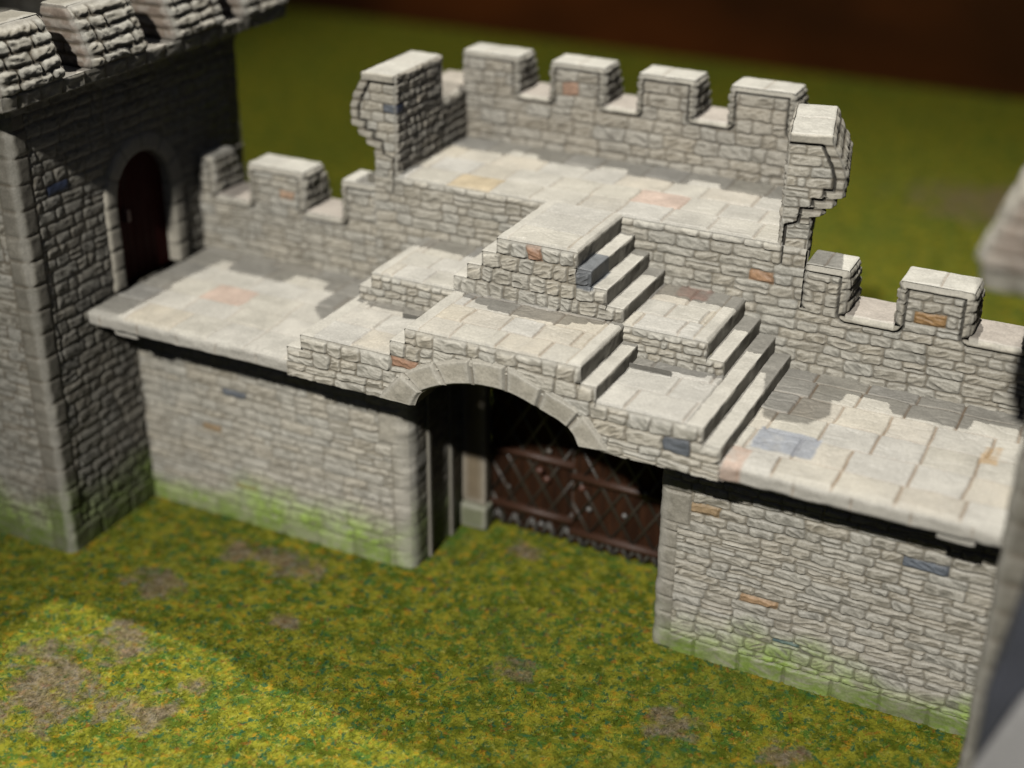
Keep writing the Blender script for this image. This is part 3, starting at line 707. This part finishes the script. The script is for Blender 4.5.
uf = Flags(85, [1.45, 1.95, 2.40, 2.83, 3.4], w=(.42, .62), special=[(-1.66, 1.80, (.52, .43, .29)), (.42, 2.22, (.50, .38, .31)), (.80, 2.22, (.51, .40, .33))], jstr=.45)
Part().patch((0, YP, Z[8]), Y, X, UP, (0, YB - YP + .02), UXL - .02, lambda y: UXR + .03 - y * math.tan(WANG), .015, uf, 'xy', edges='l', r=.02).build('platform_floor', M_STONE, gate)

# --- upper parapet: back wall and two wings
tup = lambda z: float(np.interp(z, [0, .12, .30, .46], [.62, .60, .52, .45]))
segU = [(UXL - .06, -1.785, False), (-1.785, -1.364, True), (-1.364, -.627, False), (-.627, -.20, True), (-.20, .53, False), (.53, .955, True), (.955, 1.74, False), (1.74, 1.80, True)]
baseU = Rubble(88, (-3, 3), (4.4, 5.7), row=(.12, .19), length=(.2, .46), H=.034, mstr=.66, base=STONE_W * .98, special=[(-1.14, 5.28, (.42, .27, .19))])
fU = Seamed(baseU, skyline(segU, UC, UM), .075, 89, hrows(4.4, 5.7, 10))
p = Part()
crenel_strip(p, (0, YB, Z[8]), X, NY, segU, UC, Z[8] - .02, tup, fU, 95, .012)
oU = p.build('parapet', M_STONE, gate); oU['label'] = 'upper back parapet with four merlons'
for j, (a0, a1, op) in enumerate(segU):
    if not op: merlon(oU, (a0, YB, UC), X, NY, a1 - a0, UM - UC, tup, fU, 120 + j, .012)

WZ = ZM - .005; WT = 5.67
def wprof(z):      # thickness of a wing, neck, corbels and bulging upper part; z above WZ
    zz = z + WZ
    return float(np.interp(zz, [4.2, 4.78, 4.80, 4.885, 4.90, 5.00, 5.015, 5.24, 5.37, 5.50, WT - .08, WT], [.30, .30, .41, .42, .52, .53, .61, .615, .57, .50, .45, .44]))

def wing(xi, sgn, seed):
    "sgn +1: outer side toward +x"
    p = Part(); n_in = NX if sgn > 0 else X; out = X if sgn > 0 else NX
    YM = 2.63; TB = .6 if sgn < 0 else .32; YE = YB + .6 if sgn < 0 else YB - .02
    wrows = hrows(WZ, WT - .12, 11) + [WT]
    rub = Rubble(seed, (-4, 4), (4.2, 5.9), rows=wrows + [6.2], length=(.16, .36), H=.018, warp=.010, split=.05, mstr=.6, chisel=.010,
                 special=[(xi + sgn * .10, 5.27, SLATE)] if sgn < 0 else ())
    class EndFace:
        def groove(s, b): return rub.groove(b)
        def __call__(s, a, b):
            h, c = rub(a, b); t = np.array([wprof(q - WZ) for q in b]); u = (a - xi) * sgn
            T = WT - .115
            pts = [(-.02, T), (.34, T), (.385, 5.47), (.455, 5.34), (.50, 5.20), (.50, 5.075), (.41, 5.075), (.41, 4.965), (.30, 4.965), (.30, 4.86), (.19, 4.86), (.17, 4.70), (.045, 4.66), (.035, WZ)]
            d = seg_dist(u, b, [(q[0], q[1], w_[0], w_[1]) for q, w_ in zip(pts[:-1], pts[1:])])
            sm = (1 - ss(.012, .021, d)) * (u > -.02)
            ub = np.array([q[0] for q in pts[1:]])[::-1]; zb_ = np.array([q[1] for q in pts[1:]])[::-1] + np.arange(len(pts) - 1) * 1e-5
            m2 = (b > T) | (u > np.interp(b, zb_, ub))
            g2 = fbm(a * 9, b * 9, seed + 3, 3)
            gg = rub.groove(b)
            ho = .03 + .014 * (g2 - .5) - .018 * gg * (b < WT - .1); co = (STONE * 1.14)[None, :] * (.82 + .36 * g2[:, None]); co = mixc(co, MORTAR, .7 * gg * (b < WT - .1))
            m2 = m2 & (b > 4.70)
            h = np.where(m2, ho, h); c = np.where(m2[:, None], co, c)
            h = h * (1 - sm) - .045 * sm; c = mixc(c, (.022, .02, .018), sm * .9)
            return h, c
    p.patch((xi, YP, WZ), UP, out, NY, (0, WT - WZ), 0, wprof, .008, EndFace(), 'xz', edges='rbt', r=.013, gro=NOGRO, stepb=.011)
    inn = Rubble(seed + 2, (1, 4), (4.2, 5.9), rows=wrows + [6.2], length=(.2, .46), H=.022, warp=.012, split=.1, mstr=.55, base=STONE_W * 1.05,
                 special=[(1.62, 5.27, NAVY)] if sgn < 0 else ())
    p.patch((xi, YP, WZ), Y, UP, n_in, (0, YM - YP), 0, WT - WZ, .0135, inn, 'yz', edges='lrt', r=.016, gro=NOGRO)
    p.patch((xi, YM, WZ), Y, UP, n_in, (0, YB - YM + .05), 0, UC - WZ, .02, inn, 'yz', edges='t', r=.03)
    cop = Smooth(seed + 4, base=LIGHT * .92, amp=.018, joints=[YP + .62], axis=1)
    p.patch((xi, YP, WT), Y, out, UP, (0, YM - YP), 0, .44, .016, cop, 'xy', edges='lrbt', r=.035)
    p.patch((xi, YM, UC), Y, out, UP, (0, YE - YM), 0, TB, .025, Smooth(seed + 5, base=(.50, .45, .38), amp=.014), 'xy', edges='bt', r=.03)
    p.patch((xi, YM, UC), UP, out, Y, (0, WT - UC), 0, lambda z: wprof(z + UC - WZ), .02, Course(seed + 6, wrows, .26), 'xz', edges='rbt', r=.03)
    outp = Course(seed + 7, wrows, .3, H=.024)
    p.patch((xi, YP, WZ), Y, UP, out, (0, YM - YP), 0, WT - WZ, .02, outp, 'yz', edges='lrt', r=.016, gro=NOGRO, off=lambda a, b: np.array([wprof(q) for q in b]))
    p.patch((xi, YM, WZ), Y, UP, out, (0, YE - YM), 0, UC - WZ, .03, outp, 'yz', edges='t', r=.03, off=lambda a, b: np.array([min(wprof(q), TB) for q in b]))
    if sgn > 0:      # this wing stands slightly turned, its back end towards the middle
        c_, s_ = math.cos(WANG), math.sin(WANG)
        for v in p.V:
            dx, dy = v[:, 0] - xi, v[:, 1] - YP
            v[:, 0], v[:, 1] = xi + dx * c_ - dy * s_, YP + dx * s_ + dy * c_
    o = p.build('wing_wall', M_STONE, gate); return o
w1 = wing(UXL, -1, 130); w1['label'] = 'left wing wall with a navy corner stone'
w2 = wing(UXR, 1, 140); w2['label'] = 'right wing wall with a plain pale coping'

# --- the gate behind the arch: two dark plank leaves with lattice and rails
BROWN = np.array((.031, .013, .006))
def leaf(x0, x1, yy, seed, zrails):
    p = Part()
    pk = Course(seed, [-1, 4], .17, H=.02, base=BROWN, mstr=.7)
    class Planks:
        def groove(s, b): return np.zeros(np.shape(b))
        def __call__(s, a, b):
            t = a / .16; f = np.minimum(t - np.floor(t), 1 - t + np.floor(t)) * .16; k = np.floor(t)
            n = fbm(a * 30, b * 3, seed, 3); q = hs(k, k * 0, seed)
            c = BROWN[None, :] * (.6 + .9 * n[:, None]) * (.8 + .5 * q[:, None])
            return .02 * ss(0, .02, f) + .008 * (n - .5), mixc(c, (.02, .012, .008), 1 - ss(0, .014, f))
    p.patch((x0, yy, .05), X, UP, NY, (0, x1 - x0), 0, 3.25, .016, Planks(), 'xz', edges='lr', r=.02)
    p.quad([(x0, yy + .12, .05), (x1, yy + .12, .05), (x1, yy + .12, 3.3), (x0, yy + .12, 3.3)], BROWN * .5)
    for xx in (x0, x1): p.quad([(xx, yy, .05), (xx, yy + .12, .05), (xx, yy + .12, 3.3), (xx, yy, 3.3)], BROWN * .5)
    o = p.build('gate_leaf', M_DARKWOOD, gate)
    # lattice: crossing diagonal bars
    lt = Part(); wdt = .036; pitch = .29; hgt = .48
    iron = np.array((.045, .036, .026))
    def bar(a, b, w, d, c, part, y0):
        a = np.array(a, float); b = np.array(b, float); L = np.linalg.norm(b - a); u = (b - a) / L; v = np.array([-u[1], u[0]])
        c4 = [a - v * w / 2, b - v * w / 2, b + v * w / 2, a + v * w / 2]
        i4 = [a - v * w / 3.2, b - v * w / 3.2, b + v * w / 3.2, a + v * w / 3.2]
        P = [(q[0], y0, q[1]) for q in c4] + [(q[0], y0 - d, q[1]) for q in i4]
        F = [[4, 5, 6, 7], [0, 1, 5, 4], [1, 2, 6, 5], [2, 3, 7, 6], [3, 0, 4, 7]]
        part.add(np.array(P), np.array(F), np.repeat(np.array(c)[None, :], 8, 0))
    for k in range(-12, 14):
        for s_ in (1, -1):
            # line x = xs + s*(z*pitch/hgt), clipped to the leaf
            xs = (x0 + x1) / 2 + k * pitch; za, zb = .12, 3.2
            xa, xb = xs + s_ * za * pitch / hgt, xs + s_ * zb * pitch / hgt
            lo, hi = x0 + .03, x1 - .03
            ta = sorted([(lo - xa) / (xb - xa), (hi - xa) / (xb - xa)]); t0, t1 = max(0, ta[0]), min(1, ta[1])
            if t1 - t0 < .05: continue
            A_ = (xa + (xb - xa) * t0, za + (zb - za) * t0); B_ = (xa + (xb - xa) * t1, za + (zb - za) * t1)
            bar(A_, B_, wdt, .03 + .004 * (s_ > 0), iron, lt, yy - .018)
    lt.build('lattice', M_METAL, o)
    for zr in zrails:
        rp = Part(); bar((x0 + .02, zr), (x1 - .02, zr), .10, .075, (.058, .027, .016), rp, yy - .018); rp.build('rail', M_WOOD, o)
    # bottom fringe of pale points
    fp = Part()
    nf = int((x1 - x0) / .2)
    for k in range(nf):
        xc = x0 + (k + .5) * (x1 - x0) / nf
        bar((xc - .085, .05), (xc, .22), .05, .05, (.085, .08, .07), fp, yy - .02); bar((xc + .085, .05), (xc, .22), .05, .05, (.085, .08, .07), fp, yy - .02)
    fp.build('fringe', M_METAL, o)
    return o
def stud(parent, x, y, z, r, c, name='stud'):
    p = Part(); nu, nv = 14, 8
    th = np.linspace(0, 2 * math.pi, nu); ph = np.linspace(0, math.pi / 2, nv)
    T, Q = np.meshgrid(th, ph, indexing='ij')
    V = np.stack([x + r * np.cos(T) * np.sin(Q + .0), y - r * .8 * np.cos(Q), z + r * np.sin(T) * np.sin(Q)], -1).reshape(-1, 3)
    p.add(V, grid_faces(nu, nv), np.repeat(np.array(c)[None, :], len(V), 0)); return p.build(name, M_METAL, parent)
l1 = leaf(-1.24, -.04, 1.47, 150, (1.14, .34)); l2 = leaf(-.10, 1.30, 1.44, 151, (1.02, .22))
for (x, z, b, c) in ((-.49, .20, l1, (.5, .48, .45)), (.17, .62, l2, (.5, .48, .45)), (.64, .66, l2, (.5, .48, .45)), (-.40, 1.28, l1, (.4, .35, .3)),
                     (.9, 1.05, l2, (.5, .48, .45)), (-.95, .62, l1, (.2, .17, .14))):
    stud(b, x, (1.40 if b is l1 else 1.37), z, .036, np.array(c) * .35)
for (x, z) in ((-.52, .98), (-.42, .88), (.06, .88)):
    stud(l1 if x < -.11 else l2, x, 1.39, z, .05, (.10, .042, .028), 'latch')

# ================================================================== TOWERS
def make_tower():
    W_ = 4.1; x1 = XL; x0 = XL - W_; y0, y1 = -1.60, 2.50; cx, cy = (x0 + x1) / 2, (y0 + y1) / 2
    t = empty('castle_tower', 'grey castle tower with battlements and a small arched door onto the walkway', 'tower', 'towers at the ends of the gate wall')
    H = 5.62
    def wallpat(seed, a0, a1, sp, door=False, both=True):
        qr = [-.1] + list(np.arange(.28, 6, .30))
        bl = [(a0, a0 + .24, 0, 6, qr, [a0 - .2, a0 + .24]), (a1 - .26, a1, 0, 6, qr, [a1 - .26, a1 + .2]), (a0, a1, 0, .30, [-.1, .30, 3], list(np.arange(a0, a1 + .6, .55)))]
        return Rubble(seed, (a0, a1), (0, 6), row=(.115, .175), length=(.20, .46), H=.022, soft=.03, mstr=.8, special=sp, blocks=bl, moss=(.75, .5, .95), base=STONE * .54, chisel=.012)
    p = Part()
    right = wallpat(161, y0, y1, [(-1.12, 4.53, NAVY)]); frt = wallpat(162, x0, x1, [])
    DY0, DY1, DZ = -.07, .91, 4.12
    # +x face with a door opening
    def door_hi(y):
        r = (DY1 - DY0) / 2; u = (y - (DY0 + DY1) / 2) / r
        return DZ + r * math.sqrt(max(0, 1 - u * u))
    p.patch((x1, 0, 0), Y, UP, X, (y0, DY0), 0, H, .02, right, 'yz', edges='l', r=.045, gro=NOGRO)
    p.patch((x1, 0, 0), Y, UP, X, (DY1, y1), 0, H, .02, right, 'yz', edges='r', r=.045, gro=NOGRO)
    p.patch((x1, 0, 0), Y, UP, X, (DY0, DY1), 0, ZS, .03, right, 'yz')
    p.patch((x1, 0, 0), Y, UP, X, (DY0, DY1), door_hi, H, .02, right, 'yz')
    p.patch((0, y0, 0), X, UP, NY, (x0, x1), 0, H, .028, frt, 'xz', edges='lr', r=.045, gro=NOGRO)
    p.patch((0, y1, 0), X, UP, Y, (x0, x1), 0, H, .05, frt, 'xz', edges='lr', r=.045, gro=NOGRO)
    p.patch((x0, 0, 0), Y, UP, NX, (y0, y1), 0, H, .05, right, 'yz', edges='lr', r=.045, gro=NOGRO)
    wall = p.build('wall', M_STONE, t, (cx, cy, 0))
    # corner seam strip on the door side
    # door
    dp = Part()
    dd = .12
    class DoorW:
        def groove(s, b): return np.zeros(np.shape(b))
        def __call__(s, a, b):
            tt = a / .14; f = np.minimum(tt - np.floor(tt), 1 - tt + np.floor(tt)) * .14; n = fbm(a * 30, b * 3, 7, 3)
            return .015 * ss(0, .02, f), np.array((.030, .005, .004))[None, :] * (.6 + .8 * n[:, None])
    dp.patch((x1 - dd, 0, 0), Y, UP, X, (DY0 - .02, DY1 + .02), ZS - .02, lambda y: door_hi(min(max(y, DY0), DY1)) + .03, .02, DoorW(), 'yz')
    door = dp.build('door', M_DARKWOOD, t, (cx, cy, 0))
    hk = Part(); hk.box((x1 - dd, .14, 3.78), (x1 - dd + .09, .20, 3.94), (.30, .13, .10), .02); hk.build('handle', M_METAL, door, (cx, cy, 0))
    # door surround: arch of raised stones with a reveal
    sp_ = Part(); w = .235; r = (DY1 - DY0) / 2; yc = (DY0 + DY1) / 2
    s_in = []
    for z in np.linspace(ZS - .0, DZ, 40): s_in.append((DY0, z, 0, -1))
    for a in np.linspace(math.pi, 0, 70)[1:-1]: s_in.append((yc + r * math.cos(a), DZ + r * math.sin(a), math.sin(a), math.cos(a)))
    for z in np.linspace(DZ, ZS, 40): s_in.append((DY1, z, 0, 1))
    s_in = np.array(s_in); leng = np.concatenate([[0], np.cumsum(np.hypot(np.diff(s_in[:, 0]), np.diff(s_in[:, 1])))])
    wv = np.array([-.02, 0, .015, .03, .06, .1, .14, .18, .205, .22, .235, .24]); prof = np.array([-.12, .0, .035, .05, .055, .057, .057, .055, .05, .035, .0, -.01])
    jj = leng / .27; jd = np.minimum(jj - np.floor(jj), 1 - jj + np.floor(jj)) * .27
    Vs, Cs = [], []
    for i in range(len(s_in)):
        y_, z_, nz, ny = s_in[i]
        g_ = 1 - float(ss(0, .022, jd[i]))
        nn = fbm(np.full(len(wv), leng[i] * 7), wv * 7, 12, 3)
        for k_, (wq, pq) in enumerate(zip(wv, prof)):
            ww = max(wq, 0)
            Vs.append((x1 + (pq if k_ == 0 else max(pq - .03 * g_, -.01) + .014 * (nn[k_] - .5)), y_ + ny * ww, z_ + nz * ww))
            Cs.append((STONE * (1.05 + .4 * nn[k_])) * (1 - .55 * g_))
    sp_.add(np.array(Vs), grid_faces(len(s_in), len(wv))[:, ::-1], np.array(Cs)); sp_.build('door_surround', M_STONE, t, (cx, cy, 0))
    # corbelled parapet
    pf = lambda z: float(np.interp(z, [5.35, 5.60, 5.70, 5.73, 5.76, 5.78, 5.94], [.0, .01, .05, .10, .40, .47, .49]))
    par = Part(); o_ = .49; ZB = 5.95
    sides = [((0, 0), X, NY), ]
    def ring_face(n, a0, a1, fix):
        # lower flare and band, as a sheet whose offset follows pf and whose ends widen at the mitres
        pass
    rowsb = [5.3, 5.77, 5.97, 6.2]
    cb = Course(170, rowsb, .34, H=.035, base=STONE * .72)
    def flare(axis, sign):
        na, nb = 170, 26
        zz = np.concatenate([np.linspace(5.55, 5.70, 6), np.linspace(5.71, ZB, nb - 6)]); offz = np.array([pf(z) for z in zz])
        lo, hi = (y0, y1) if axis == 'x' else (x0, x1)
        tt = np.linspace(0, 1, na)
        a = (lo - offz[None, :]) + ((hi - lo) + 2 * offz[None, :]) * tt[:, None]
        zg = np.repeat(zz[None, :], na, 0); h, c = cb(a.ravel(), zg.ravel()); og = np.repeat(offz[None, :], na, 0).ravel()
        fade = np.repeat((ss(0, .02, tt) * ss(0, .02, 1 - tt))[:, None], nb, 1).ravel()
        if axis == 'x':
            xx = (x1 + og + h * fade) if sign > 0 else (x0 - og - h * fade); V = np.stack([xx, a.ravel(), zg.ravel()], 1)
        else:
            yy_ = (y1 + og + h * fade) if sign > 0 else (y0 - og - h * fade); V = np.stack([a.ravel(), yy_, zg.ravel()], 1)
        f = grid_faces(na, nb)
        if (axis == 'x' and sign < 0) or (axis == 'y' and sign > 0): f = f[:, ::-1]
        par.add(V, f, c)
    for ax in 'xy':
        for sg in (1, -1): flare(ax, sg)
    X0, X1, Y0, Y1 = x0 - o_, x1 + o_, y0 - o_, y1 + o_; TH = .62; FZ = 5.55
    sm = Smooth(171, base=(.47, .43, .37), amp=.016)
    par.patch((X0, Y0, ZB), X, Y, UP, (0, X1 - X0), 0, TH, .04, sm, 'xy', edges='b', r=.03)
    par.patch((X0, Y1 - TH, ZB), X, Y, UP, (0, X1 - X0), 0, TH, .04, sm, 'xy', edges='t', r=.03)
    par.patch((X0, Y0 + TH, ZB), X, Y, UP, (0, TH), 0, Y1 - Y0 - 2 * TH, .04, sm, 'xy', edges='l', r=.03)
    par.patch((X1 - TH, Y0 + TH, ZB), X, Y, UP, (0, TH), 0, Y1 - Y0 - 2 * TH, .04, sm, 'xy', edges='r', r=.03)
    inner = Course(172, hrows(5.4, 6.0, 4), .3)
    par.patch((0, Y0 + TH, FZ), X, UP, Y, (X0 + TH, X1 - TH), 0, ZB - FZ, .05, inner, 'xz')
    par.patch((0, Y1 - TH, FZ), X, UP, NY, (X0 + TH, X1 - TH), 0, ZB - FZ, .05, inner, 'xz')
    par.patch((X0 + TH, 0, FZ), Y, UP, X, (Y0 + TH, Y1 - TH), 0, ZB - FZ, .05, inner, 'yz')
    par.patch((X1 - TH, 0, FZ), Y, UP, NX, (Y0 + TH, Y1 - TH), 0, ZB - FZ, .05, inner, 'yz')
    battle = par.build('battlement', M_STONE, t, (cx, cy, 0))
    Part().patch((X0 + TH, Y0 + TH, FZ + .02), X, Y, UP, (0, X1 - X0 - 2 * TH), 0, Y1 - Y0 - 2 * TH, .05, Flags(173, list(np.arange(Y0, Y1 + 1, .5)), base=FLAG * .7, x0=X0, x1=X1), 'xy').build('roof_deck', M_STONE, t, (cx, cy, 0))
    # merlons: outer face bulges and leans inward towards its top; thickness tm measured from the inner face
    MH = .66
    tm = lambda z: float(np.interp(z, [0, .08, .25, .42, .56, MH], [TH + .02, TH + .03, TH - .03, TH - .10, TH - .17, TH - .24]))
    spans = [(-2.05 - .04, -1.15), (-.75, .20), (.70, 1.65), (2.05, 2.95 + .04)]
    inn = Course(174, hrows(5.95, 6.62, 5), .3, base=STONE_W)
    def tower_merlon(O, A, Nin, L, seed):
        O = np.array(O, float); out = np.array(neg(Nin), float); p = Part(); rw = list(np.linspace(ZB, ZB + MH - .02, 6)) + [ZB + MH + .15]
        crs = Rubble(seed, (-14, 12), (ZB, ZB + 1), rows=rw + [ZB + 1.2], length=(.25, .62), H=.042, gap=.018, warp=.020, split=0, mstr=1., chisel=.030, soft=.03, base=STONE * .85); side = Course(seed + 3, rw, .9, H=.03, base=np.array((.30, .24, .19)), mstr=1.)
        p.patch(O, A, UP, Nin, (0, L), 0, MH, .03, inn, uvfor(Nin), edges='lrt', r=.03)
        p.patch(O + np.array([0, 0, MH]), A, out, UP, (0, L), 0, tm(MH), .025, Smooth(seed + 5, base=STONE * .95, amp=.03), 'xy', edges='lrbt', r=.035)
        for base, n in ((O, neg(A)), (O + np.array(A) * L, A)):
            p.patch(base, UP, out, n, (0, MH), 0, tm, .022, side, uvfor(n), edges='rbt', r=.03)
        p.patch(O, A, UP, out, (0, L), 0, MH, .017, crs, uvfor(Nin), edges='lrt', r=.035, off=lambda a, b: np.array([tm(q) for q in b]))
        return p.build('merlon', M_STONE, battle, (cx, cy, 0))
    for i, (a, b) in enumerate(spans):
        tower_merlon((X1 - TH, a, ZB), Y, NX, b - a, 180 + i)
        tower_merlon((X0 + TH, a, ZB), Y, X, b - a, 190 + i)
    dx = cx - cy
    for i, (a, b) in enumerate(spans):
        a2, b2 = a + dx, b + dx
        if i == 0: a2 = X0 + TH
        if i == 3: b2 = X1 - TH
        tower_merlon((a2, Y0 + TH, ZB), X, Y, b2 - a2, 200 + i)
        tower_merlon((a2, Y1 - TH, ZB), X, NY, b2 - a2, 210 + i)
    t.location = (cx, cy, 0)
    return t, cx, cy
tower, tcx, tcy = make_tower()
tower['label'] = 'shadowed castle tower on the left with a small dark arched door onto the walkway'
def copy_tree(o, parent=None):
    c = o.copy(); COL.objects.link(c); c.parent = parent
    for ch in list(o.children): copy_tree(ch, c)
    return c
t2 = copy_tree(tower)
t2.location = (XR + 2.05, tcy, 0); t2.rotation_euler = (0, 0, math.pi)
t2['label'] = 'blurred castle tower cut off by the right edge, in front of the wall end'

# ================================================================== pale block in the near right corner
blk = empty('corner_block', 'blurred pale grey block with a navy top edge in the lower right corner', 'block')
def prism(poly, y0, y1, col, name, mat):
    n = len(poly); me = bpy.data.meshes.new(name)
    V = [(a, y0, b) for a, b in poly] + [(a, y1, b) for a, b in poly]
    F = [tuple(range(n)), tuple(range(2 * n - 1, n - 1, -1))] + [((i + 1) % n, i, n + i, n + (i + 1) % n) for i in range(n)]
    me.from_pydata(V, [], F); at = me.color_attributes.new('Col', 'FLOAT_COLOR', 'POINT')
    for d_ in at.data: d_.color = (*col, 1)
    me.materials.append(mat); o = bpy.data.objects.new(name, me); COL.objects.link(o); o.parent = blk
    bv = o.modifiers.new('round', 'BEVEL'); bv.width = .04; bv.segments = 3
    return o
prism([(5.36, 0), (6.6, 0), (6.6, 4.1), (5.95, 3.75), (5.66, 3.36), (5.41, 2.58)], -3.6, -3.0, (.38, .37, .36), 'body', M_STONE)
prism([(5.41, 2.58), (5.66, 3.36), (5.95, 3.75), (6.6, 4.1), (6.6, 4.7), (5.70, 4.45), (5.50, 4.05), (5.40, 3.3)], -3.62, -2.98, (.060, .063, .078), 'top_edge', M_STONE)

# ================================================================== LIGHT
w = bpy.data.worlds.new('World'); SC.world = w; w.use_nodes = True
bg = w.node_tree.nodes['Background']; bg.inputs[0].default_value = (.76, .82, 1.0, 1); bg.inputs[1].default_value = .050
def lamp(name, loc, target, energy, color, size, cone, blend):
    d = bpy.data.lights.new(name, 'SPOT'); d.energy = energy; d.color = color; d.shadow_soft_size = size; d.spot_size = math.radians(cone); d.spot_blend = blend
    o = bpy.data.objects.new(name, d); COL.objects.link(o); o.location = loc
    o.rotation_euler = (Vector(target) - Vector(loc)).to_track_quat('-Z', 'Y').to_euler(); return o
D = 60
lamp('spot_lamp_behind', (-4.6, .42 * D, .9 * D), (1, -5.5, 0), 108000, (1, .97, .90), .45, 27, .25)
az, el = math.radians(4.0), math.radians(42)
lamp('spot_lamp_front', (D * math.sin(az) * math.cos(el), -D * math.cos(az) * math.cos(el), D * math.sin(el)), (.4, .3, 1.5), 137000, (1, .975, .925), .9, 22, 1.0)
lamp('added_background_fill', (-6, 4, 42), (-5, 20, 0), 25000, (1, .93, .66), 2.0, 46, .7)  # added fill spot, only brightens the mat and board behind the castle

# ================================================================== CAMERA
cam = bpy.data.cameras.new('Camera'); co = bpy.data.objects.new('Camera', cam); COL.objects.link(co)
Rm = ((0.89535821, 0.20829107, -0.393635), (0.44526901, -0.40218199, 0.79999072), (0.00831801, -0.89155172, -0.45284251))
# columns of the matrix above are the camera's right, down and forward axes
M = Matrix.Identity(4)
for i in range(3):
    M[i][0] = Rm[i][0]; M[i][1] = -Rm[i][1]; M[i][2] = -Rm[i][2]
M.translation = Vector((5.959, -12.581, 10.0))
co.matrix_world = M
cam.sensor_width = 360; cam.lens = 1433.3 * 360 / 1024; cam.clip_start = .5; cam.clip_end = 300
cam.dof.use_dof = True; cam.dof.focus_distance = 15.2
APERTURE = .37
cam.dof.aperture_fstop = cam.lens / 1000 / APERTURE
SC.camera = co
SC.view_settings.view_transform = 'Standard'; SC.view_settings.look = 'None'; SC.view_settings.exposure = 0; SC.view_settings.gamma = 1
SC.render.engine = 'CYCLES'
SC.cycles.max_bounces = 6; SC.cycles.diffuse_bounces = 0; SC.cycles.use_denoising = True
